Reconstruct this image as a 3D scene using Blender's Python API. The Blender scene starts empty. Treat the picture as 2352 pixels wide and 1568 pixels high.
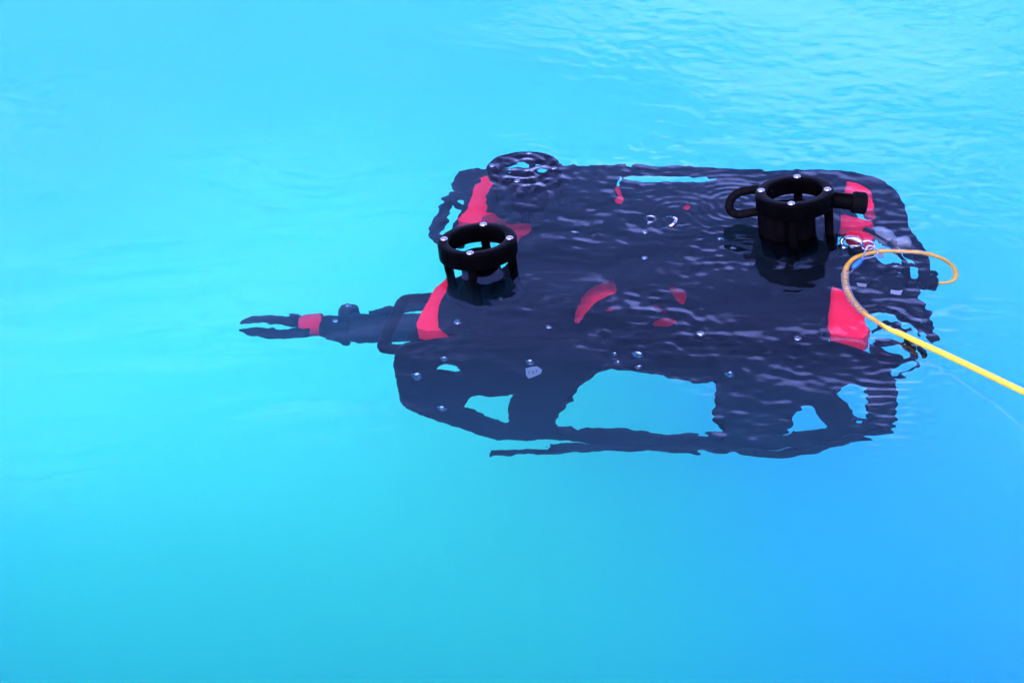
import bpy, bmesh, math, random
import numpy as np
from mathutils import Vector, Matrix
from mathutils.geometry import tessellate_polygon
random.seed(7); rng = np.random.default_rng(11)
R = math.radians
scn = bpy.context.scene

# ------------------------------------------------------------------ camera
F_PX, TH, DIST = 5500.0, 0.5908, 3.7277          # focal length (px at 2352 wide), depression, range to the water
CAM = np.array([0, -DIST*math.cos(TH), DIST*math.sin(TH)])
cd = bpy.data.cameras.new('camera'); cam = bpy.data.objects.new('camera', cd)
scn.collection.objects.link(cam)
cam.location = CAM; cam.rotation_euler = (math.pi/2-TH, 0, 0)
cd.sensor_width = 36; cd.lens = F_PX/2352*36; cd.clip_start = .05; cd.clip_end = 500
scn.camera = cam

# ------------------------------------------------------------------ sky, sun, exposure
SUN_EL, SUN_AZ = R(52), R(200)                    # high soft sun behind the photographer
w = bpy.data.worlds.new('World'); scn.world = w; w.use_nodes = True; w.cycles.sampling_method = 'NONE'
nt = w.node_tree; nt.nodes.clear()
out = nt.nodes.new('ShaderNodeOutputWorld'); bg = nt.nodes.new('ShaderNodeBackground')
sky = nt.nodes.new('ShaderNodeTexSky'); sky.sky_type = 'NISHITA'; sky.sun_disc = False
sky.sun_elevation = SUN_EL; sky.sun_rotation = SUN_AZ; sky.air_density = 1.0; sky.dust_density = 1.2; sky.ozone_density = 6.0
bg.inputs['Strength'].default_value = .15
tint = nt.nodes.new('ShaderNodeMix'); tint.data_type = 'RGBA'; tint.blend_type = 'MULTIPLY'; tint.inputs['Factor'].default_value = 1
tint.inputs['B'].default_value = (.85, .72, 1.12, 1)           # white balance of the photograph: blue towards violet
nt.links.new(sky.outputs[0], tint.inputs['A'])
# thin broken cloud over the whole sky
wtc = nt.nodes.new('ShaderNodeTexCoord'); wmp = nt.nodes.new('ShaderNodeMapping'); wmp.inputs['Scale'].default_value = (-1, 1, 2.2)
wn = nt.nodes.new('ShaderNodeTexNoise'); wn.inputs['Scale'].default_value = 3.2; wn.inputs['Detail'].default_value = 5; wn.inputs['Roughness'].default_value = .55
wr = nt.nodes.new('ShaderNodeMapRange'); wr.interpolation_type = 'SMOOTHSTEP'
wr.inputs['From Min'].default_value = .40; wr.inputs['From Max'].default_value = .60; wr.inputs['To Min'].default_value = 0; wr.inputs['To Max'].default_value = 1
cl = nt.nodes.new('ShaderNodeMix'); cl.data_type = 'RGBA'; cl.blend_type = 'MULTIPLY'; cl.inputs['B'].default_value = (3.8, 3.3, 2.7, 1)
dk = nt.nodes.new('ShaderNodeMix'); dk.data_type = 'RGBA'; dk.blend_type = 'MULTIPLY'; dk.inputs['Factor'].default_value = 1; dk.inputs['B'].default_value = (.55, .51, .62, 1)
nt.links.new(wtc.outputs['Generated'], wmp.inputs['Vector']); nt.links.new(wmp.outputs['Vector'], wn.inputs['Vector']); nt.links.new(wn.outputs['Fac'], wr.inputs['Value'])
nt.links.new(tint.outputs['Result'], dk.inputs['A']); nt.links.new(dk.outputs['Result'], cl.inputs['A']); nt.links.new(wr.outputs['Result'], cl.inputs['Factor'])
nt.links.new(cl.outputs['Result'], bg.inputs[0]); nt.links.new(bg.outputs[0], out.inputs[0])
sl = bpy.data.lights.new('sun', 'SUN'); sl.energy = .5; sl.angle = R(60); sl.color = (1, .98, .95)
sun = bpy.data.objects.new('sun', sl); scn.collection.objects.link(sun)
sdir = Vector((math.sin(SUN_AZ)*math.cos(SUN_EL), math.cos(SUN_AZ)*math.cos(SUN_EL), math.sin(SUN_EL)))
sun.rotation_euler = (-sdir).to_track_quat('-Z', 'Y').to_euler(); sun.location = sdir*20
scn.view_settings.view_transform = 'Standard'; scn.view_settings.look = 'None'
scn.view_settings.gamma = 1; scn.view_settings.use_curve_mapping = False
scn.view_settings.exposure = 2.55
scn.render.engine = 'CYCLES'
cy = scn.cycles
cy.max_bounces = 9; cy.transmission_bounces = 7; cy.glossy_bounces = 3; cy.diffuse_bounces = 3; cy.volume_bounces = 2
cy.transparent_max_bounces = 8; cy.use_denoising = True; cy.denoiser = 'OPENIMAGEDENOISE'
cy.sample_clamp_indirect = 12; cy.blur_glossy = 0.3; cy.caustics_refractive = True; cy.caustics_reflective = True

# ------------------------------------------------------------------ pixels to places
cd_, cr_, cu_ = np.array([0, math.cos(TH), -math.sin(TH)]), np.array([1., 0, 0]), np.array([0, math.sin(TH), math.cos(TH)])
# the vehicle floats with its stern and near side a little high: its own frame (a to stern, b across, n up)
VO = np.array([-.019504, .401578, .015808])
VM = np.array([[.986060, -.119815, .115453], [.132337, .985337, -.107694], [-.100857, .121472, .987458]])
IOR = 1.333
def ray(px, py):
    v = cd_*F_PX + cr_*(px-1176) - cu_*(py-784); return v/np.linalg.norm(v)
def hit(px, py, p0, nn, wet=True):
    v = ray(px, py); P = CAM.copy()
    if wet:
        P = P - v*P[2]/v[2]; k = 1/IOR; ci = -v[2]
        v = k*v + np.array([0, 0, k*ci-math.sqrt(1-k*k*(1-ci*ci))])
    return P + v*(((p0-P)@nn)/(v@nn))
def on_world(px, py, z):                            # a point at height z, seen through the water when z < 0
    return hit(px, py, np.array([0, 0, z]), np.array([0, 0, 1.]), z < 0)
def to_local(X): return VM@(np.asarray(X)-VO)
def to_world(L): return VO+VM.T@np.asarray(L, float)
def on_deck(px, py, n):                             # local (a, b) on the vehicle's level n
    L = to_local(hit(px, py, VO+VM.T@np.array([0, 0, n]), VM.T@np.array([0, 0, 1.])))
    return (L[0], L[1])
SLOPE = R(8)
def on_side(px, py, b0=-.305, n0=-.14):             # (a, distance down) on the near side panel
    nn = np.array([0, -math.cos(SLOPE), math.sin(SLOPE)])
    L = to_local(hit(px, py, VO+VM.T@np.array([0, b0, n0]), VM.T@nn))
    return (L[0], (n0-L[2])/math.cos(SLOPE))

# ------------------------------------------------------------------ materials
def mat(name, col, rough=.5, metal=0., noise=0., nscale=40, bump=0., bscale=200, coat=0., spec=.5):
    m = bpy.data.materials.new(name); m.use_nodes = True; t = m.node_tree; b = t.nodes['Principled BSDF']
    b.inputs['Base Color'].default_value = (*col, 1); b.inputs['Roughness'].default_value = rough
    b.inputs['Metallic'].default_value = metal; b.inputs['Coat Weight'].default_value = coat
    b.inputs['Specular IOR Level'].default_value = spec
    tc = t.nodes.new('ShaderNodeTexCoord')
    if noise:
        nz = t.nodes.new('ShaderNodeTexNoise'); nz.inputs['Scale'].default_value = nscale; nz.inputs['Detail'].default_value = 6
        rp = t.nodes.new('ShaderNodeValToRGB')
        rp.color_ramp.elements[0].position = .3; rp.color_ramp.elements[1].position = .7
        rp.color_ramp.elements[0].color = (*[c*(1-noise) for c in col], 1)
        rp.color_ramp.elements[1].color = (*[min(1, c*(1+noise)+.004*noise) for c in col], 1)
        t.links.new(tc.outputs['Object'], nz.inputs['Vector']); t.links.new(nz.outputs['Fac'], rp.inputs['Fac'])
        t.links.new(rp.outputs['Color'], b.inputs['Base Color'])
        mr = t.nodes.new('ShaderNodeMapRange'); mr.inputs['To Min'].default_value = max(0, rough-.08); mr.inputs['To Max'].default_value = min(1, rough+.12)
        t.links.new(nz.outputs['Fac'], mr.inputs['Value']); t.links.new(mr.outputs['Result'], b.inputs['Roughness'])
    if bump:
        n2 = t.nodes.new('ShaderNodeTexNoise'); n2.inputs['Scale'].default_value = bscale; n2.inputs['Detail'].default_value = 4
        bp = t.nodes.new('ShaderNodeBump'); bp.inputs['Strength'].default_value = bump; bp.inputs['Distance'].default_value = .001
        t.links.new(tc.outputs['Object'], n2.inputs['Vector']); t.links.new(n2.outputs['Fac'], bp.inputs['Height'])
        t.links.new(bp.outputs['Normal'], b.inputs['Normal'])
    return m
BLACK = mat('black_plastic', (.0006, .0006, .0008), .6, noise=.3, nscale=30, spec=.06)
GLOSS = mat('wet_black_plastic', (.0006, .0006, .0008), .2, noise=.2, nscale=25, bump=.12, bscale=60, spec=.006)
RUBBER = mat('black_rubber', (.0015, .0015, .0018), .6, spec=.03, bump=.5, bscale=400)
RED = mat('red_float_foam', (.90, .008, .035), .6, noise=.08, nscale=22, spec=.05)
STEEL = mat('stainless_steel', (.34, .34, .38), .25, metal=1, noise=.08, nscale=120)
YELLOW = mat('yellow_tether_jacket', (.74, .385, .006), .42, noise=.1, nscale=60, bump=.25, bscale=500)
BLUE = mat('blue_sleeve', (.02, .20, .72), .45, noise=.15, nscale=150)
WHITE = mat('white_label_film', (.24, .25, .30), .5, noise=.05)
GREY = mat('grey_potting', (.17, .18, .20), .5, noise=.2, nscale=50)
WIRE = mat('galvanised_wire', (.34, .35, .38), .4, metal=.6, noise=.15, nscale=300)
INK = mat('label_ink', (.03, .03, .05), .5)

# ------------------------------------------------------------------ mesh helpers
COL = scn.collection
def link(name, me, material, parent=None, smooth=False):
    o = bpy.data.objects.new(name, me); COL.objects.link(o); o.parent = parent
    if material: me.materials.append(material)
    if smooth:
        for p in me.polygons: p.use_smooth = True
    return o
def from_bm(name, bm, material, parent=None, smooth=False, angle=None):
    bmesh.ops.recalc_face_normals(bm, faces=bm.faces)
    me = bpy.data.meshes.new(name); bm.to_mesh(me); bm.free()
    o = link(name, me, material, parent, smooth or angle is not None)
    if angle is not None:
        me.set_sharp_from_angle(angle=R(angle))
    return o
def add_plate(bm, outer, holes, place, thick):
    """a flat plate with openings; place(u, v, w) gives the point w below its face"""
    loops = [outer]+list(holes)
    flat = [Vector((p[0], p[1], 0)) for l in loops for p in l]
    tris = tessellate_polygon([[Vector((p[0], p[1], 0)) for p in l] for l in loops])
    top = [bm.verts.new(place(p.x, p.y, 0)) for p in flat]; bot = [bm.verts.new(place(p.x, p.y, thick)) for p in flat]
    for t in tris:
        try: bm.faces.new([top[i] for i in t]); bm.faces.new([bot[i] for i in reversed(t)])
        except ValueError: pass
    k = 0
    for l in loops:
        for i in range(len(l)):
            j = (i+1) % len(l)
            try: bm.faces.new((top[k+i], top[k+j], bot[k+j], bot[k+i]))
            except ValueError: pass
        k += len(l)
def smooth_loop(pts, it=2, closed=True):
    for _ in range(it):
        q = []
        n = len(pts)
        rngs = range(n) if closed else range(n-1)
        for i in rngs:
            a, b = pts[i], pts[(i+1) % n]
            q += [tuple(.75*np.array(a)+.25*np.array(b)), tuple(.25*np.array(a)+.75*np.array(b))]
        if not closed: q = [pts[0]]+q+[pts[-1]]
        pts = q
    return pts
def deck_plate(name, outer, holes, n, thick, material, parent, it=1):
    bm = bmesh.new()
    o = smooth_loop([on_deck(*p, n) for p in outer], it); h = [smooth_loop([on_deck(*p, n) for p in q], it) for q in holes]
    add_plate(bm, o, h, lambda u, v, w_: (u, v, n-w_), thick)
    return from_bm(name, bm, material, parent, angle=30)
def catmull(pts, step=8):
    P = [np.array(p, float) for p in pts]; P = [2*P[0]-P[1]]+P+[2*P[-1]-P[-2]]; o = []
    for i in range(1, len(P)-2):
        for k in range(step):
            t = k/step
            o.append(.5*((2*P[i])+(-P[i-1]+P[i+1])*t+(2*P[i-1]-5*P[i]+4*P[i+1]-P[i+2])*t*t+(-P[i-1]+3*P[i]-3*P[i+1]+P[i+2])*t**3))
    o.append(P[-2]); return o
def add_tube(bm, pts, r, seg=10, closed=False, rfun=None):
    P = [Vector(p) for p in pts]; n = len(P); rings = []
    T = []
    for i in range(n):
        a = P[(i-1) % n] if closed or i else P[0]; b = P[(i+1) % n] if closed or i < n-1 else P[-1]
        T.append((b-a).normalized())
    u = T[0].orthogonal().normalized()
    for i in range(n):
        u = (u-T[i]*u.dot(T[i])).normalized(); v = T[i].cross(u)
        rr = rfun(i/(n-1)) if rfun else r
        rings.append([bm.verts.new(P[i]+(u*math.cos(2*math.pi*k/seg)+v*math.sin(2*math.pi*k/seg))*rr) for k in range(seg)])
    for i in range(n if closed else n-1):
        A, B = rings[i], rings[(i+1) % n]
        off = 0
        if closed and i == n-1:
            off = min(range(seg), key=lambda s: (A[0].co-B[s].co).length)
        for k in range(seg):
            bm.faces.new((A[k], A[(k+1) % seg], B[(k+1+off) % seg], B[(k+off) % seg]))
    if not closed:
        bm.faces.new(list(reversed(rings[0]))); bm.faces.new(rings[-1])
def tube(name, pts, r, material, parent=None, seg=10, closed=False, rfun=None):
    bm = bmesh.new(); add_tube(bm, pts, r, seg, closed, rfun); return from_bm(name, bm, material, parent, smooth=True, angle=50)
def add_lathe(bm, prof, mtx=Matrix(), seg=32, closed=False):
    rings = []
    for (r, z) in prof:
        if r < 1e-6: rings.append([bm.verts.new(mtx@Vector((0, 0, z)))])
        else: rings.append([bm.verts.new(mtx@Vector((r*math.cos(2*math.pi*k/seg), r*math.sin(2*math.pi*k/seg), z))) for k in range(seg)])
    m = len(rings)
    for i in range(m if closed else m-1):
        A, B = rings[i], rings[(i+1) % m]
        for k in range(seg):
            k2 = (k+1) % seg
            f = [A[k % len(A)], A[k2 % len(A)], B[k2 % len(B)], B[k % len(B)]]
            f = list(dict.fromkeys(f))
            if len(f) > 2: bm.faces.new(f)
def lathe(name, prof, material, parent=None, mtx=Matrix(), seg=32, closed=False, angle=40):
    bm = bmesh.new(); add_lathe(bm, prof, mtx, seg, closed); return from_bm(name, bm, material, parent, smooth=True, angle=angle)
def axis_mtx(p, d):
    return Matrix.Translation(Vector(p))@Vector(d).to_track_quat('Z', 'Y').to_matrix().to_4x4()
def tag(o, label=None, cat=None, kind=None, group=None):
    for k, v in (('label', label), ('category', cat), ('kind', kind), ('group', group)):
        if v: o[k] = v
    return o

# ------------------------------------------------------------------ the pool
FLOOR_Z = -1.1
XP, Y0, Y1 = 5.0, -2.5, 7.0
def grid_plane(name, corners, material, nx=2, ny=2, fz=None):
    bm = bmesh.new(); (x0, y0), (x1, y1) = corners
    V = [[bm.verts.new((x0+(x1-x0)*i/nx, y0+(y1-y0)*j/ny, fz(x0+(x1-x0)*i/nx, y0+(y1-y0)*j/ny))) for i in range(nx+1)] for j in range(ny+1)]
    for j in range(ny):
        for i in range(nx): bm.faces.new((V[j][i], V[j][i+1], V[j+1][i+1], V[j+1][i]))
    return from_bm(name, bm, material, None, smooth=True)
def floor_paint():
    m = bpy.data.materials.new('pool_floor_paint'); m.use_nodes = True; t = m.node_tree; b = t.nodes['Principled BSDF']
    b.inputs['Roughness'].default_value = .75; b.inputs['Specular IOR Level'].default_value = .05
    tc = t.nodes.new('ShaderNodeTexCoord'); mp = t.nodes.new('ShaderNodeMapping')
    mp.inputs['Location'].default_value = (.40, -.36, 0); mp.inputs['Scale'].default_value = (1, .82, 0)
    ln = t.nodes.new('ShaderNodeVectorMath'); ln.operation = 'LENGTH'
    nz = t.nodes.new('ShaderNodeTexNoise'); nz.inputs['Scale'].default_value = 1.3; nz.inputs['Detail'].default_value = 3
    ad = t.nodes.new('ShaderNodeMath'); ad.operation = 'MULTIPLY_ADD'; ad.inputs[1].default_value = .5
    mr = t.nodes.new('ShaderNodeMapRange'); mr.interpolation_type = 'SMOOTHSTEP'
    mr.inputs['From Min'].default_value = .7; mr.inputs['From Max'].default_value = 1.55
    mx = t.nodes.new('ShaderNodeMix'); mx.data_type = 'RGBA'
    mx.inputs['A'].default_value = (.42, .86, .53, 1); mx.inputs['B'].default_value = (.42, .64, .84, 1)   # aqua inside a soft uneven oval, blue outside it
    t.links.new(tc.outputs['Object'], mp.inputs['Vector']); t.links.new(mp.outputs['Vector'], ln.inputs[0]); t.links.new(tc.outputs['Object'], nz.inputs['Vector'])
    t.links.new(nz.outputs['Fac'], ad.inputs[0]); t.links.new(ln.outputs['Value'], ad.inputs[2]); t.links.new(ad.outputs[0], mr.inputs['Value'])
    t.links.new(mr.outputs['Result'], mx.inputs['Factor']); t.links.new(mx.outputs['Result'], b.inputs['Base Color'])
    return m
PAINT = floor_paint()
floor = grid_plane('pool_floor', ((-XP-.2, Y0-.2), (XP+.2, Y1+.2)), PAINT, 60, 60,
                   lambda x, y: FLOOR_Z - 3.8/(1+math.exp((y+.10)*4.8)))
tag(floor, 'pale blue painted floor of the pool, sloping deeper', 'pool floor', 'structure')
bm = bmesh.new()
for (x0, x1, y0, y1) in ((-XP-.3, -XP, Y0-.3, Y1+.3), (XP, XP+.3, Y0-.3, Y1+.3), (-XP, XP, Y0-.3, Y0), (-XP, XP, Y1, Y1+.3)):
    z0, z1 = -5.4, .22
    v = [bm.verts.new((x, y, z)) for z in (z0, z1) for x, y in ((x0, y0), (x1, y0), (x1, y1), (x0, y1))]
    for f in ((0, 1, 2, 3), (4, 5, 6, 7), (0, 1, 5, 4), (1, 2, 6, 5), (2, 3, 7, 6), (3, 0, 4, 7)): bm.faces.new([v[i] for i in f])
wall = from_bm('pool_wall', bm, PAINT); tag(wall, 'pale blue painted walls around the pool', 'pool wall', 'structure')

# the water: one closed body whose top is a fine rippled sheet
def lines(lo, hi, d0, d1, step, coarse):
    L = list(np.arange(d0, d1+1e-6, step)); x = d0; s = step; A = []
    while x > lo: s = min(s*1.35, coarse); x -= s; A.append(max(x, lo))
    x = L[-1]; s = step; B = []
    while x < hi: s = min(s*1.35, coarse); x += s; B.append(min(x, hi))
    return np.array(A[::-1]+L+B)
gx = lines(-XP-.15, XP+.15, -1.2, 1.2, .0031, .4); gy = lines(Y0-.15, Y1+.15, -.95, 1.42, .0031, .4)
X, Y = np.meshgrid(gx, gy)
H = np.zeros_like(X)
def waves(n, l0, l1, slope, dir0, spread):
    h = np.zeros_like(X); a = slope/math.sqrt(n/2)
    for _ in range(n):
        lam = math.exp(rng.uniform(math.log(l0), math.log(l1))); k = 2*math.pi/lam; t = dir0+rng.normal()*spread; ph = rng.uniform(0, 6.283)
        h += a/k*np.sin(k*(X*math.cos(t)+Y*math.sin(t))+ph)
    return h
def blob(px, py, rx, ry=None):
    c = on_world(px, py, 0); return np.exp(-((X-c[0])/rx)**2-((Y-c[1])/(ry or rx))**2)
def patchy(scale, lo, hi):
    h = np.zeros_like(X)
    for _ in range(14):
        t = rng.uniform(0, 6.283); k = 2*math.pi/scale*rng.uniform(.6, 1.6); h += np.sin(k*(X*math.cos(t)+Y*math.sin(t))+rng.uniform(0, 6.283))
    h = 1/(1+np.exp(-h)); return lo+(hi-lo)*h
fade = np.clip(1-np.maximum(np.maximum(np.abs(X)-1.25, -.95-Y), Y-1.45)/.5, 0, 1)
around = .19+1.1*blob(1620, 620, .48, .38)
around = around*(1-.85*blob(740, 760, .26, .2))*(1-.6*blob(1097, 640, .07, .075))*(1-.45*blob(1824, 555, .065, .075))
H += waves(70, .022, .08, .014, 1.5, .6)*patchy(.7, .2, 1.4)*fade/(1+np.exp(-(Y-.35)*6))
H += waves(30, .25, .9, .012, 1.2, .9)
H += waves(60, .06, .2, .018, 1.35, .6)*around*patchy(.6, .5, 1.3)*fade
H += waves(120, .018, .06, .042, 1.4, .8)*around*patchy(.35, .3, 1.5)*fade
H += waves(24, .06, .16, .016, 1.75, .25)*blob(450, 620, .5, .42)*patchy(.5, .3, 1.3)*fade
def ripple(px, py, lam, slope, r0, reach, phase=0.):
    c = on_world(px, py, 0); r = np.hypot(X-c[0], Y-c[1]); k = 2*math.pi/lam
    ang = np.arctan2(Y-c[1], X-c[0]); mod = .6+.4*np.sin(ang*2.3+phase)*np.sin(ang*1.1+phase*2+1)
    env = np.exp(-np.maximum(r-r0, 0)/reach)*np.clip(r/(r0+1e-6), 0, 1)**1
    return slope/k*np.sin(k*r*(1-.12*np.clip((r-r0)/.3, 0, 1))+phase)*env*mod
H += ripple(1824, 511, .017, .07, .06, .075, .4)+ripple(1690, 475, .0145, .13, .045, .05, 1.1)
H += ripple(1205, 378, .017, .13, .05, .05, 1.3)
H += ripple(1560, 500, .016, .12, .02, .05, 2.2)
H += ripple(1100, 610, .022, .018, .06, .05, .8)
H += ripple(2075, 752, .024, .24, .02, .035, .2)+ripple(2030, 735, .020, .14, .02, .045, 1.9)+ripple(2110, 790, .028, .10, .02, .06, .7)
H += waves(40, .02, .06, .16, .5, 1.2)*blob(2070, 750, .06, .07)
H += waves(30, .016, .028, .10, 1.5, .3)*blob(2035, 930, .055, .13)+waves(30, .02, .05, .05, 1.4, .5)*blob(1700, 960, .12, .10)
H += waves(40, .018, .045, .24, .8, 1.2)*blob(1225, 400, .055, .06)
nr, ncl = X.shape
co = np.stack([X, Y, H], -1).reshape(-1, 3)
idx = np.arange(nr*ncl).reshape(nr, ncl)
quads = np.stack([idx[:-1, :-1], idx[:-1, 1:], idx[1:, 1:], idx[1:, :-1]], -1).reshape(-1, 4)
rim = np.concatenate([idx[0, :], idx[1:, -1], idx[-1, -2::-1], idx[-2:0:-1, 0]])
low = co[rim].copy(); low[:, 2] = -5.2; lb = len(co); nb = len(rim)
co = np.concatenate([co, low])
i = np.arange(nb); j = (i+1) % nb
sides = np.stack([rim[j], rim[i], lb+i, lb+j], -1)
me = bpy.data.meshes.new('water')
nq = len(quads)+len(sides)
me.vertices.add(len(co)); me.vertices.foreach_set('co', co.astype(np.float32).ravel())
loops = np.concatenate([quads.ravel(), sides.ravel(), (lb+i)[::-1]])
me.loops.add(len(loops)); me.loops.foreach_set('vertex_index', loops.astype(np.int32))
me.polygons.add(nq+1)
me.polygons.foreach_set('loop_start', np.concatenate([np.arange(nq)*4, [nq*4]]).astype(np.int32))
me.polygons.foreach_set('use_smooth', np.concatenate([np.ones(len(quads), bool), np.zeros(len(sides)+1, bool)]))
me.update(calc_edges=True); me.validate()
m = bpy.data.materials.new('pool_water'); m.use_nodes = True; t = m.node_tree; t.nodes.clear()
o_ = t.nodes.new('ShaderNodeOutputMaterial'); g = t.nodes.new('ShaderNodeBsdfGlass')
g.inputs['IOR'].default_value = IOR; g.inputs['Roughness'].default_value = 0; g.inputs['Color'].default_value = (1, 1, 1, 1)
tc = t.nodes.new('ShaderNodeTexCoord'); nz = t.nodes.new('ShaderNodeTexNoise'); nz.inputs['Scale'].default_value = 34; nz.inputs['Detail'].default_value = 2
bp = t.nodes.new('ShaderNodeBump'); bp.inputs['Strength'].default_value = .5; bp.inputs['Distance'].default_value = .0006
t.links.new(tc.outputs['Object'], nz.inputs['Vector']); t.links.new(nz.outputs['Fac'], bp.inputs['Height']); t.links.new(bp.outputs['Normal'], g.inputs['Normal'])
vs = t.nodes.new('ShaderNodeVolumeScatter'); vs.inputs['Color'].default_value = (.15, .62, .92, 1); vs.inputs['Density'].default_value = .25; vs.inputs['Anisotropy'].default_value = 0
va = t.nodes.new('ShaderNodeVolumeAbsorption'); va.inputs['Color'].default_value = (.12, .895, .89, 1); va.inputs['Density'].default_value = 1
ad = t.nodes.new('ShaderNodeAddShader')
t.links.new(vs.outputs[0], ad.inputs[0]); t.links.new(va.outputs[0], ad.inputs[1])
t.links.new(g.outputs[0], o_.inputs['Surface']); t.links.new(ad.outputs[0], o_.inputs['Volume'])
water = link('water', me, m); tag(water, 'clear turquoise pool water with small ripples', 'water', 'structure')

# ------------------------------------------------------------------ the underwater vehicle
veh = bpy.data.objects.new('underwater_vehicle', None); COL.objects.link(veh)
veh.matrix_world = Matrix.Translation(Vector(VO))@Matrix(VM.T.tolist()).to_4x4()
veh.empty_display_size = .1
tag(veh, 'black and red underwater robot with grabber arm floating just below the pool surface', 'underwater robot')
DK = -.14
Z1 = lambda *p: [(861.3+.29297*x, 315.8+.29297*y) for x, y in p]
Z3 = lambda *p: [(1378.1+.14648*x, 373.2+.14648*y) for x, y in p]
Z4 = lambda *p: [(861.3+.29297*x, 746.5+.29297*y) for x, y in p]
Z5 = lambda *p: [(1492.9+.29297*x, 689.1+.29297*y) for x, y in p]
ZL = lambda *p: [(516.8+.29297*x, 602.9+.29297*y) for x, y in p]
ZA = lambda *p: [(516.8+.1953*x, 660.3+.1953*y) for x, y in p]
ZE = lambda *p: [(1263.2+.17212*x, 602.9+.17212*y) for x, y in p]     # emblem-like cut-outs
Z6 = lambda *p: [(1837.5+.25634*x, 516.8+.25634*y) for x, y in p]
Z2 = lambda *p: [(1492.9+.31738*x, 344.5+.31738*y) for x, y in p]

# top plate with its cut-outs
holes = [
    [(1431, 404), (1530, 404), (1645, 405), (1645, 420), (1530, 419), (1431, 418)],
    Z3((300, 200), (335, 300), (335, 450), (375, 540), (345, 640), (290, 640), (232, 570), (225, 530), (272, 480), (268, 360), (285, 280)),
    Z3((1280, 720), (1320, 660), (1380, 620), (1440, 680), (1410, 750)),
    ZE((310, 790), (370, 590), (430, 420), (560, 310), (720, 240), (840, 212), (860, 300), (890, 410), (760, 450), (600, 540), (500, 630), (440, 795)),
    ZE((705, 630), (895, 592), (865, 648), (740, 650)),
    ZE((1312, 520), (1350, 506), (1480, 575), (1615, 668), (1450, 655), (1400, 600)),
    ZE((1300, 830), (1440, 720), (1560, 720), (1715, 750), (1640, 845)),
    ZE((1590, 270), (1680, 300), (1790, 390), (1815, 470), (1790, 570), (1700, 500), (1620, 390)),
]
near_edge = []
def fwd_line(a0, a1, b): return None
outer = [(1135, 408), (1170, 378), (1290, 381), (1600, 384), (1900, 391), (1944, 405), (1943, 420), (1925, 540), (1908, 660), (1899, 768)]
def deck_outline():
    L = [on_deck(*p, DK) for p in outer]
    L += [(.50, -.303), (.2, -.303), (-.02, -.303), (-.075, -.29)]
    L += [on_deck(*p, DK) for p in ((1003, 715), (1019, 675), (1040, 640), (1120, 640), (1172, 600), (1192, 545), (1222, 528), (1222, 498), (1195, 486), (1122, 484), (1112, 466))]
    return L
bm = bmesh.new()
add_plate(bm, smooth_loop(deck_outline(), 1), [smooth_loop([on_deck(*p, DK) for p in h], 1) for h in holes], lambda u, v, w_: (u, v, DK-w_), .006)
from_bm('top_plate', bm, BLACK, veh, angle=30)

# red float blocks under the plate
deck_plate('float_block', [(1101, 408), (1150, 404), (1160, 484), (1125, 488), (1100, 512), (1040, 506), (1071, 482)], [], -.158, .03, RED, veh)
deck_plate('float_block', [(1043, 500), (1070, 486), (1240, 480), (1240, 540), (1120, 532), (1050, 524)], [], -.225, .04, RED, veh)
deck_plate('float_block', [(1013, 638), (1060, 636), (1050, 760), (960, 760), (956, 738)], [], -.158, .03, RED, veh)
o = bmesh.new(); add_plate(o, [(.10, -.30), (.42, -.30), (.42, -.06), (.10, -.06)], [], lambda u, v, w_: (u, v, -.197-w_), .02); from_bm('float_block', o, RED, veh)
o = bmesh.new(); add_plate(o, [(.10, .02), (.46, .02), (.46, .245), (.10, .245)], [], lambda u, v, w_: (u, v, -.156-w_), .035); from_bm('float_block', o, RED, veh)
deck_plate('float_block', [(1930, 412), (1944, 414), (1975, 422), (2000, 436), (2003, 449), (1925, 452)], [], -.156, .03, RED, veh)
deck_plate('float_block', [(1975, 456), (2000, 452), (2008, 470), (2004, 486), (1985, 482)], [], -.16, .03, RED, veh)
deck_plate('float_block', [(1920, 494), (1945, 494), (2000, 508), (2006, 512), (1990, 520), (1955, 523), (1920, 520)], [], -.156, .03, RED, veh)
deck_plate('float_block', [(1935, 532), (2008, 528), (2010, 542), (2000, 560), (1960, 552)], [], -.172, .03, RED, veh)
deck_plate('float_block', [(1890, 650), (1915, 660), (1950, 672), (1975, 695), (1992, 740), (1988, 774), (1960, 774), (1890, 764)], [], -.156, .04, RED, veh)
# hull under the plate: dark pressure housings that close the middle
for (b0, r) in ((-.20, .038), (0, .042), (.17, .036)):
    bm = bmesh.new()
    L = .40 if b0 else .44
    add_lathe(bm, [(0, 0), (r*.8, 0), (r, .01), (r, L-.01), (r*.8, L), (0, L)], axis_mtx((.08, b0, -.235 if b0 else -.24), (1, 0, 0)), 28)
    from_bm('pressure_housing', bm, BLACK, veh, smooth=True, angle=40)
bm = bmesh.new(); add_plate(bm, [(-.03, -.28), (.54, -.28), (.54, .2), (.10, .2), (.08, .0), (.05, -.14), (-.03, -.16)], [], lambda u, v, w_: (u, v, -.222-w_), .01)
from_bm('inner_tray', bm, BLACK, veh)

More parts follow.
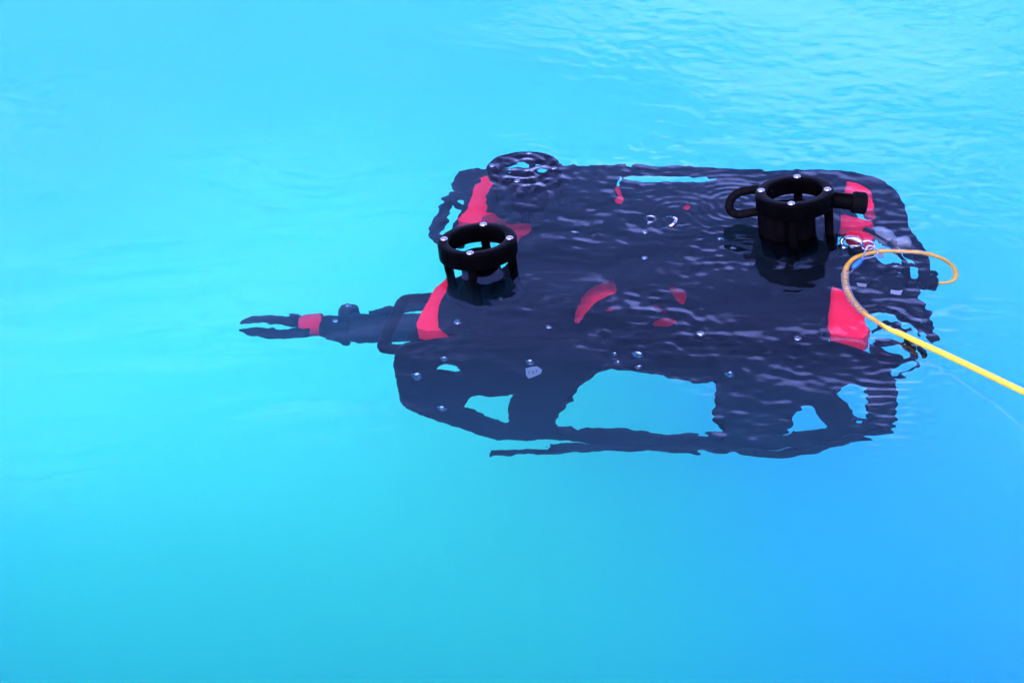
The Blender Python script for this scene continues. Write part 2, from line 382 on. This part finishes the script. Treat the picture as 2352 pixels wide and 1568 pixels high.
# side panels with openings (near one traced, far one its mirror)
def side_place(sgn):
    def f(u, v, w_): return (u, sgn*(-.305-v*math.sin(SLOPE)+w_), DK-v*math.cos(SLOPE))
    return f
side_outer_px = ZL((1560, 450), (1450, 530), (1390, 640), (1335, 720), (1322, 800), (1345, 900), (1365, 1000), (1370, 1080), (1400, 1130), (1480, 1175), (1640, 1225), (1850, 1290), (2040, 1365), (2200, 1385))+\
    Z4((1330, 905), (1700, 930), (2352, 960))+Z5((330, 1190), (700, 1190), (930, 1180), (1290, 1160), (1580, 1112), (1880, 1040), (1930, 960), (1925, 800), (1935, 680), (1890, 590), (1830, 470), (1700, 345))
H1 = Z4((750, 555), (830, 545), (880, 565), (960, 560), (1050, 545), (1105, 530), (1060, 580), (1037, 640), (1045, 700), (1040, 775), (960, 760), (850, 720), (760, 680), (690, 660), (720, 610))
H2 = Z4((1740, 355), (1830, 325), (1900, 325), (2050, 350), (2200, 385), (2352, 395))+Z5((100, 605), (300, 635), (410, 635), (480, 600), (520, 620), (545, 670), (540, 730), (520, 770), (525, 820), (490, 890), (530, 945), (595, 990), (590, 1040), (555, 1080), (370, 1083), (200, 1077), (0, 1080))+\
    Z4((2140, 860), (2000, 835), (1890, 835), (1700, 818), (1550, 838), (1430, 830), (1400, 780), (1385, 740), (1440, 690), (1475, 640), (1480, 605), (1530, 545), (1570, 490), (1640, 430))
H3 = Z5((1260, 832), (1285, 855), (1310, 910), (1350, 970), (1415, 1025), (1250, 1040), (1150, 1055), (975, 1070), (1060, 1040), (1122, 995), (1127, 930), (1135, 888), (1190, 860))
H4 = Z5((1530, 662), (1600, 657), (1660, 675), (1710, 705), (1722, 760), (1712, 830), (1703, 880), (1718, 930), (1690, 960), (1620, 970), (1590, 910), (1530, 820), (1450, 765), (1442, 735), (1480, 700))
H5 = Z4((470, 368), (520, 312), (645, 318), (685, 360), (640, 385), (600, 375), (540, 362))
side_outer = [on_side(*p) for p in side_outer_px]
side_outer = [(.565, .004), (.545, .004), (-.02, .004), (-.06, .01)]+[p for p in side_outer if p[1] > .006]
side_holes = [[on_side(*p) for p in h] for h in (H1, H2, H3, H4, H5)]
bm = bmesh.new(); add_plate(bm, smooth_loop(side_outer, 2), [smooth_loop(h, 1) for h in side_holes], side_place(1), .008)
from_bm('side_panel', bm, BLACK, veh, angle=30)
far_outer = [(.565, .004), (.545, .004), (.40, .004), (.39, .11), (.12, .11), (.11, .004)]+side_outer[2:]
bm = bmesh.new(); add_plate(bm, smooth_loop(far_outer, 1), [smooth_loop(h, 1) for h in side_holes[:1]+side_holes[2:4]], side_place(-1), .008)
from_bm('side_panel', bm, BLACK, veh, angle=30)
# rolled rim round the big opening and along the panel's ends
for h in (side_holes[1], side_holes[3]):
    tube('panel_rim', [side_place(1)(u, v, -.002) for u, v in smooth_loop(h, 1)], .0035, BLACK, veh, 8, True)
# skid runners along the bottom of both sides
sk = [(1131, 1029), (1190, 1027), (1250, 1024), (1345, 1018), (1460, 1020), (1590, 1026), (1700, 1030), (1790, 1034), (1870, 1022), (1960, 998), (2035, 975)]
for s in (1, -1):
    P = [side_place(s)(*on_side(*p), -.012) for p in sk]
    tube('skid_runner', catmull(P, 4), .008, BLACK, veh, 10)
# horizontal thrusters behind the two wide legs of each side panel
for s in (1, -1):
    for (p, dx) in (((1235, 950), .6), ((1740, 960), -.5)):
        u, v = on_side(*p); c = side_place(s)(u, v, .055)
        lathe('side_thruster', [(.030, -.04), (.038, -.035), (.040, 0), (.036, .035), (.030, .038), (.026, .03), (.027, -.03)], BLACK, veh, axis_mtx(c, (dx, s*.5, 0)), 24, True)

# guards: a rounded ring on four posts, one over each vertical thruster
BH = [(0, .0006), (.0022, .0006), (.0026, .0022), (.0042, .0024), (.0058, .0012), (.0064, 0), (.0064, -.002), (0, -.002)]
def bolt_mesh():
    bm = bmesh.new(); add_lathe(bm, BH, seg=18)
    bmesh.ops.recalc_face_normals(bm, faces=bm.faces); me = bpy.data.meshes.new('bolt'); bm.to_mesh(me); bm.free()
    me.materials.append(STEEL)
    for p in me.polygons: p.use_smooth = True
    me.set_sharp_from_angle(angle=R(45)); return me
BOLT = bolt_mesh()
def bolt(parent, p, d=(0, 0, 1), s=1.):
    o = bpy.data.objects.new('bolt', BOLT); COL.objects.link(o); o.parent = parent
    o.matrix_local = axis_mtx(p, d)@Matrix.Diagonal((s, s, s, 1)); return o
def fillet(r0, r1, z0, z1, f, k=5):
    P = []
    for (cx, cz, a0) in ((r1-f, z1-f, 0), (r0+f, z1-f, 90), (r0+f*.4, z0+f*.4, 180), (r1-f*.4, z0+f*.4, 270)):
        rr = f if a0 < 180 else f*.4
        for q in range(k+1):
            a = R(a0+90*q/k); P.append((cx+rr*math.cos(a), cz+rr*math.sin(a)))
    return P
def guard(c, rot):
    ring = lathe('thruster_guard', fillet(.0462, .0652, -.028, 0, .0036), GLOSS, veh, Matrix(), 56, True, 60)
    ring.location = c; ring.rotation_euler = (0, 0, R(rot))
    lathe('base_ring', fillet(.0455, .0652, -.140, -.134, .002), BLACK, ring, Matrix(), 40, True, 50)
    lathe('thruster_can', [(0, -.135), (.031, -.135), (.033, -.13), (.033, -.033), (.031, -.030), (.012, -.0285), (0, -.028)], GLOSS, ring, Matrix(), 32)
    for k in range(4):
        a = math.pi/2*k; x, y = .055*math.cos(a), .055*math.sin(a)
        lathe('post', [(0, -.136), (.0075, -.136), (.0075, -.02), (0, -.02)], GLOSS, ring, Matrix.Translation((x, y, 0)), 14)
        bolt(ring, (x, y, -.0002))
    return ring
g1 = guard((-.0166, -.16, .006), -3); g2 = guard((.0166, .16, -.011), -3.5); g3 = guard((.4944, 0, 0), -3.3)
# thruster can, hose loop and capped stub on the stern guard
lathe('junction_housing', [(0, -.135), (.035, -.135), (.037, -.13), (.037, -.034), (.034, -.030), (0, -.029)], GLOSS, veh, Matrix.Translation((.4944-.026, -.004, 0)), 28)
P4 = lambda x, y: ((2850+x/3.3357)*.57422, (650+y/3.3357)*.57422)
hose = [(640, 355), (470, 372), (360, 400), (270, 460), (228, 545), (240, 640), (330, 690), (430, 680), (640, 650)]
hz = [.052, .052, .050, .045, .034, .022, .016, .018, .022]
tube('hose_loop', [to_local(on_world(*P4(x, y), z)) for (x, y), z in zip(catmull(hose, 8), np.interp(np.linspace(0, 8, 65), range(9), hz))], .0075, RUBBER, veh, 12)
s0 = to_local(on_world(*P4(1540, 488), .043)); s1 = to_local(on_world(*P4(1870, 528), .040)); s2 = to_local(on_world(*P4(2065, 552), .038))
d1 = Vector(s1)-Vector(s0)
lathe('stub_tube', [(0, 0), (.0140, 0), (.0140, d1.length), (0, d1.length)], GLOSS, veh, axis_mtx(s0, d1), 24)
d2 = Vector(s2)-Vector(s1)
cap = bmesh.new()
kn = 36
prof = [(0, -.002), (.0155, -.002), (.0180, 0), (.0180, d2.length-.003), (.013, d2.length), (0, d2.length)]
add_lathe(cap, prof, axis_mtx(s1, d2), kn)
cp = from_bm('stub_cap', cap, RUBBER, veh, smooth=True, angle=40)
for k in range(kn):                                   # knurling ribs
    a = 2*math.pi*k/kn; mt = axis_mtx(s1, d2)
    rb = bmesh.new(); add_tube(rb, [mt@Vector((.0180*math.cos(a), .0180*math.sin(a), .003)), mt@Vector((.0180*math.cos(a+.25), .0180*math.sin(a+.25), d2.length-.005))], .0007, 4)
    from_bm('rib', rb, RUBBER, cp)

# bolts on the plate and side panel
for p in ((1320, 530), (1480, 590), (1655, 546), (1050, 740), (1260, 750), (1610, 766), (1832, 776), (1150, 688), (1490, 511), (1483, 535)    ):
    a, b = on_deck(*p, DK); bolt(veh, (a, b, DK), s=1.0 if p[1] < 700 else 1.1)
sn = Vector((0, -math.cos(SLOPE), math.sin(SLOPE)))
for p, s in (((1020, 824), 1.1), ((1217, 832), 1.1), ((1676, 858), 1.1), ((958, 863), 1.3), ((1017, 938), 1.4), ((1409, 811), .8), ((1465, 813), 1.), ((1416, 835), .7), ((1466, 840), .9)):
    u, v = on_side(*p); bolt(veh, side_place(1)(u, v, -.0005), sn, s)
# label plate on the side panel
def tagplate(quad_px, place, parent, ink=0):
    bm = bmesh.new(); add_plate(bm, [place(p)[:2] for p in quad_px], [], place(None), .0012)
    return from_bm('label_tag', bm, WHITE, parent)
bm = bmesh.new(); q = [on_side(*p) for p in Z4((1180, 340), (1270, 318), (1312, 350), (1300, 375), (1200, 405), (1182, 380))]
add_plate(bm, q, [], lambda u, v, w_: side_place(1)(u, v, -.0025+w_), .0015)
lt = from_bm('label_tag', bm, WHITE, veh)
for p0, p1 in (((1205, 355), (1210, 375)), ((1205, 355), (1222, 358)), ((1235, 352), (1240, 372)), ((1240, 372), (1250, 360)), ((1262, 345), (1268, 365)), ((1262, 345), (1278, 348))):
    A = [side_place(1)(*on_side(*x), -.0034) for x in Z4(p0, p1)]
    tube('ink_mark', A, .0006, INK, lt, 5)

# lifting bail on the deck, its free end breaking the surface, and a washer eye
e0 = (*on_deck(1490, 511, DK), DK+.004); e1 = (*on_deck(1483, 535, DK), DK+.004)
m0 = to_local(on_world(*Z3((980, 890))[0], -.03)); m1 = to_local(on_world(*Z3((1100, 858))[0], -.008)); m2 = to_local(on_world(*Z3((1190, 885))[0], .002)); m3 = to_local(on_world(*Z3((1160, 960))[0], .003)); m4 = to_local(on_world(*Z3((1050, 1015))[0], -.006)); m5 = to_local(on_world(*Z3((880, 1070))[0], -.03))
tube('lifting_bail', catmull([e0, m0, m1, m2, m3, m4, m5, e1], 7), .0028, STEEL, veh, 10)
c = to_local(on_world(*Z3((797, 888))[0], -.02))
tube('washer_eye', [Vector(c)+Vector((.0085*math.cos(t), .003*math.sin(t), .0075*math.sin(t))) for t in np.linspace(0, 2*math.pi, 25)[:-1]], .0028, STEEL, veh, 8, True)

# bow handles
def handle(px, n):
    tube('bow_handle', [(*on_deck(*p, n), n) for p in catmull(px, 5)], .0115, BLACK, veh, 12)
handle(ZL((1640, 285), (1500, 290), (1415, 300), (1370, 350), (1310, 470), (1260, 600), (1250, 650), (1290, 675), (1420, 685)), -.21)
handle(Z1((800, 462), (700, 466), (600, 476), (560, 530), (515, 640), (470, 750), (490, 790), (560, 810), (680, 840)), -.21)
# dark bow frame beside the far float
deck_plate('bow_frame', Z1((790, 310), (835, 310), (720, 580), (640, 690), (690, 780), (560, 800), (615, 640), (730, 470)), [], -.185, .02, BLACK, veh)
bm = bmesh.new(); add_plate(bm, [(-.14, -.24), (-.09, -.30), (.02, -.30), (.02, -.20), (-.05, -.18), (-.11, -.19)], [], lambda u, v, w_: (u, v, -.2-w_), .015); from_bm('bow_frame', bm, BLACK, veh)

# grabber arm reaching out from under the bow
AN = -.40
def at(px, py): a, b = on_deck(px, py, AN); return Vector((a, b, AN))
def jaw(px):
    bm = bmesh.new(); add_plate(bm, smooth_loop([on_deck(*p, AN+.012) for p in ZA(*px)], 1), [], lambda u, v, w_: (u, v, AN+.012-w_), .006)
    return from_bm('jaw', bm, BLACK, arm, angle=30)
c0, c1 = at(*ZA((1140, 450))[0]), at(*ZA((2450, 470))[0])
ax = (c1-c0).normalized(); Lr = (c1-c0).length
bm = bmesh.new()
add_lathe(bm, [(0, 0), (.024, 0), (.027, .006), (.028, .05), (.034, .055), (.036, .09), (.033, .098), (.033, Lr-.01), (.03, Lr), (0, Lr)], axis_mtx(c0, ax), 28)
arm = from_bm('grabber_arm', bm, BLACK, veh, smooth=True, angle=40)
jaw(((155, 418), (200, 388), (300, 352), (450, 325), (600, 325), (720, 330), (830, 304), (920, 325), (1000, 345), (1000, 410), (880, 436), (760, 424), (700, 406), (600, 394), (500, 396), (450, 384), (380, 396), (280, 398), (200, 414)))
jaw(((150, 474), (230, 472), (300, 452), (360, 462), (430, 455), (500, 466), (560, 460), (640, 468), (760, 460), (900, 450), (1000, 440), (1000, 545), (880, 556), (800, 566), (720, 583), (640, 573), (500, 570), (380, 550), (300, 538), (230, 510)))
w0, w1 = at(*ZA((890, 440))[0]), at(*ZA((1150, 425))[0])
lathe('wrist', [(0, 0), (.020, 0), (.025, .008), (.0265, (w1-w0).length), (0, (w1-w0).length)], RED, arm, axis_mtx(w0, (w1-w0)), 24)
e = at(*ZA((1450, 380))[0])+Vector((0, .012, .01))
lathe('elbow_joint', [(0, -.02), (.017, -.02), (.019, -.012), (.019, .012), (.015, .018), (0, .019)], BLACK, arm, axis_mtx(e, (0, .35, 1)), 24)
bolt(arm, e+Vector((0, .35*.020, .0185)), (0, .35, 1), .9)
bolt(arm, at(*ZA((1315, 455))[0])+Vector((0, -.004, .026)), (0, -.2, 1), .9)
hp = ZA((1700, 318), (1850, 300), (2000, 298), (2200, 270), (2420, 262))
tube('arm_hose', catmull([at(*p)+Vector((0, 0, .01)) for p in hp], 6), .008, RUBBER, arm, 10)
bm = bmesh.new(); add_plate(bm, [on_deck(*p, AN-.01) for p in ZA((1180, 560), (1480, 545), (1470, 600), (1430, 622), (1300, 590))], [], lambda u, v, w_: (u, v, AN-.01-w_), .012); from_bm('arm_bracket', bm, BLACK, arm)

# stern: dark bumper, canisters, cables, connector, white cable labels
deck_plate('stern_bumper', [(1880, 393), (1940, 397), (1990, 405), (2040, 421), (2065, 446), (2082, 482), (2089, 525), (2112, 552), (2130, 578), (2138, 612), (2134, 650), (2112, 655), (2110, 618), (2096, 590), (2070, 566), (2040, 552), (2012, 548), (2012, 505), (2030, 500), (2012, 490), (2006, 440), (1960, 416), (1900, 404)], [], -.176, .02, BLACK, veh)
deck_plate('stern_plate', [(1905, 560), (1990, 565), (2020, 600), (2060, 620), (2110, 640), (2110, 668), (2107, 684), (2124, 696), (2131, 712), (2145, 722), (2140, 738), (2110, 730), (2080, 712), (2040, 705), (2000, 712), (1975, 700), (1945, 672), (1900, 655)],
           [Z6((690, 605), (750, 610), (745, 628), (700, 622)), Z6((775, 615), (860, 630), (868, 655), (800, 645)), Z6((660, 735), (770, 740), (700, 765)), Z6((900, 640), (960, 690), (940, 700)), [(2046, 600), (2075, 606), (2090, 614), (2056, 610)], [(2057, 622), (2075, 628), (2070, 632)]], -.19, .012, BLACK, veh)
deck_plate('stern_plate', Z6((1010, 690), (1130, 740), (1195, 790), (1180, 850), (1215, 1000), (1190, 1025), (1110, 970), (1060, 900), (1100, 870), (1040, 830), (980, 780)), [], -.22, .01, BLACK, veh)
for p, q, r in ((Z2((1640, 600), (1760, 700)), -.185, .017), (Z2((1770, 700), (1890, 690)), -.185, .015), (Z6((830, 260), (900, 270)), -.19, .011), (Z6((780, 180), (960, 180)), -.19, .012)):
    A = [Vector((*on_deck(*x, q), q+.012)) for x in p]; L = (A[1]-A[0]).length
    lathe('grey_canister', [(0, 0), (r*.7, 0), (r, r*.35), (r, L-r*.35), (r*.7, L), (0, L)], GREY, veh, axis_mtx(A[0], A[1]-A[0]), 20)
CB = [(((1985, 525), (2010, 535), (2040, 560), (2070, 590), (2085, 625), (2070, 650)), -.165, .005),
      (((1990, 600), (2030, 615), (2060, 608), (2080, 625), (2090, 655)), -.17, .006),
      (((2010, 640), (2050, 620), (2090, 610), (2125, 622), (2150, 628), (2130, 640)), -.185, .004),
      (((1980, 690), (2020, 700), (2060, 720), (2090, 735), (2130, 760), (2146, 776)), -.19, .007),
      (((2000, 760), (2030, 740), (2060, 745), (2085, 770), (2095, 800)), -.20, .006),
      (((2010, 790), (2050, 785), (2080, 800), (2100, 815), (2070, 830), (2040, 835)), -.20, .006),
      (((2030, 700), (2070, 705), (2110, 725), (2140, 735)), -.19, .005),
      (((2060, 790), (2090, 780), (2110, 795), (2125, 815)), -.21, .005),
      (((2075, 795), (2098, 812), (2095, 824), (2109, 842), (2085, 853), (2070, 860), (2049, 866)), -.26, .0022)]
for px, n, r in CB: tube('stern_cable', [(*on_deck(*p, n), n) for p in catmull(px, 6)], r, RUBBER, veh, 8)
deck_plate('stern_plate', Z5((1690, 340), (1800, 350), (1860, 400), (1990, 420), (1960, 470), (1890, 520), (1800, 480)), [], -.175, .012, BLACK, veh)
c0 = Vector((*on_deck(1990, 645, -.2), -.2)); c1 = Vector((*on_deck(2155, 650, -.2), -.2)); L = (c1-c0).length
lathe('tether_connector', [(0, 0), (.012, 0), (.013, L-.034), (.017, L-.032), (.017, L-.004), (.014, L), (0, L)], BLACK, veh, axis_mtx(c0, c1-c0), 22)
for quad, n in ((Z2((1495, 945), (1572, 957), (1560, 988), (1508, 980)), -.162), (Z2((1745, 1005), (1830, 1008), (1820, 1042), (1735, 1030)), -.172), (Z2((1740, 822), (1800, 835), (1775, 855), (1730, 840)), -.168), (Z2((1650, 745), (1690, 735), (1705, 775), (1650, 780)), -.160), (Z2((1648, 715), (1705, 702), (1700, 722), (1655, 735)), -.160)):
    bm = bmesh.new(); add_plate(bm, [on_deck(*p, n) for p in quad], [], lambda u, v, w_: (u, v, n-w_), .001); from_bm('cable_label', bm, WHITE, veh)

# ------------------------------------------------------------------ tether, its grip, and the snap hook
TP = [(2154, 650, -.088), (2180, 647, -.088), (2193, 637, -.082), (2192, 618, -.066), (2170, 597, -.046), (2130, 583, -.030), (2080, 578, -.020), (2025, 577, -.018), (1990, 583, -.020), (1958, 596, -.018), (1943, 618, -.015), (1942, 650, -.013), (1955, 684, -.012), (1985, 717, -.010), (2035, 750, -.006), (2070, 767, 0.002), (2110, 786, .007), (2200, 827, .013), (2352, 900, .026), (2500, 972, .05), (2800, 1120, .13)]
CP = [Vector(on_world(*p)) for p in TP]
CC = [Vector(p) for p in catmull(CP, 12)]
teth = bpy.data.objects.new('tether', None); COL.objects.link(teth); teth.location = CP[13]
tag(teth, 'yellow tether cable looping out of the water from the robot\'s stern', 'cable')
off = CP[13]
CCl = [p-off for p in CC]
tube('cable', CCl, .0047, YELLOW, teth, 14)
# woven steel grip around the cable
i0, i1 = 12*10+3, 12*13+1
path = CCl[i0:i1+1]
def frames(P):
    fr = []; u = Vector((0, 0, 1))
    for i in range(len(P)):
        t = (P[min(i+1, len(P)-1)]-P[max(i-1, 0)]).normalized(); u = (u-t*u.dot(t)).normalized(); fr.append((P[i], u, t.cross(u)))
    return fr
dense = []
for i in range(len(path)-1):
    for k in range(5): dense.append(path[i].lerp(path[i+1], k/5))
FR = frames(dense)
bm = bmesh.new()
for hand in (1, -1):
    for s in range(3):
        pts = []
        for i, (p, u, v) in enumerate(FR):
            a = 2*math.pi*s/3+hand*i/len(FR)*2*math.pi*5
            rr = .0060+.0004*hand*math.sin(a*2)
            pts.append(p+(u*math.cos(a)+v*math.sin(a))*rr)
        add_tube(bm, pts, .00062, 5)
gripo = from_bm('cable_grip', bm, WIRE, teth, smooth=True)
ws = lambda x, y, z: Vector(on_world(3300*.57422+x*.14648, 950*.57422+y*.14648, z))-off
tube('sleeve', catmull([ws(440, 475, -.010), ws(470, 440, -.009), ws(520, 395, -.008), ws(570, 350, -.007), ws(590, 340, -.007)], 5), .0046, BLUE, gripo, 12, rfun=lambda t: .0028+.0026*math.sin(math.pi*min(1, t*1.15+.05)))
tube('wire_tail', catmull([ws(345, 510, -.008), ws(390, 540, -.006), ws(430, 510, -.008), ws(445, 470, -.010)], 6), .0010, WIRE, gripo, 6)
tube('wire_loop', catmull([ws(570, 350, -.007), ws(600, 290, -.005), ws(630, 210, -.002), ws(665, 145, .003), ws(720, 135, .003), ws(790, 160, 0), ws(830, 215, -.004), ws(800, 280, -.007), ws(720, 310, -.008), ws(620, 335, -.008), ws(580, 352, -.007)], 7), .0016, WIRE, gripo, 7)
# snap hook at the surface
hk = bpy.data.objects.new('snap_hook', None); COL.objects.link(hk); hk.location = Vector(on_world(1960, 560, 0))
tag(hk, 'steel snap hook lying at the water surface beside the yellow cable', 'hook')
ho = hk.location.copy()
wz = lambda x, y, z: Vector(on_world(1866+.14648*x, 373.2+.14648*y, z))-ho
tube('hook_body', catmull([wz(470, 1290, -.012), wz(455, 1230, -.008), wz(500, 1190, -.004), wz(590, 1185, 0), wz(690, 1205, .001), wz(760, 1250, -.003), wz(760, 1300, -.008), wz(690, 1310, -.010), wz(600, 1310, -.010)], 6), .0035, STEEL, hk, 10, rfun=lambda t: .0026+.0022*math.sin(math.pi*t))
tube('gate_pin', [wz(705, 1200, 0), wz(722, 1148, .008)], .0014, STEEL, hk, 8)
tube('swivel_ring', catmull([wz(770, 1245, -.002), wz(860, 1230, .001), wz(950, 1260, .001), wz(975, 1310, -.002), wz(930, 1355, -.006), wz(860, 1365, -.008), wz(790, 1345, -.006), wz(765, 1290, -.004), wz(772, 1247, -.002)], 6), .0021, STEEL, hk, 8)
lathe('nut', [(0, 0), (.006, 0), (.0065, .002), (.0065, .006), (.004, .008), (0, .008)], STEEL, hk, Matrix.Translation(wz(495, 1340, -.016)), 6)
lathe('nut', [(0, 0), (.005, 0), (.0055, .002), (.0055, .005), (.003, .006), (0, .006)], STEEL, hk, Matrix.Translation(wz(620, 1330, -.016)), 12)
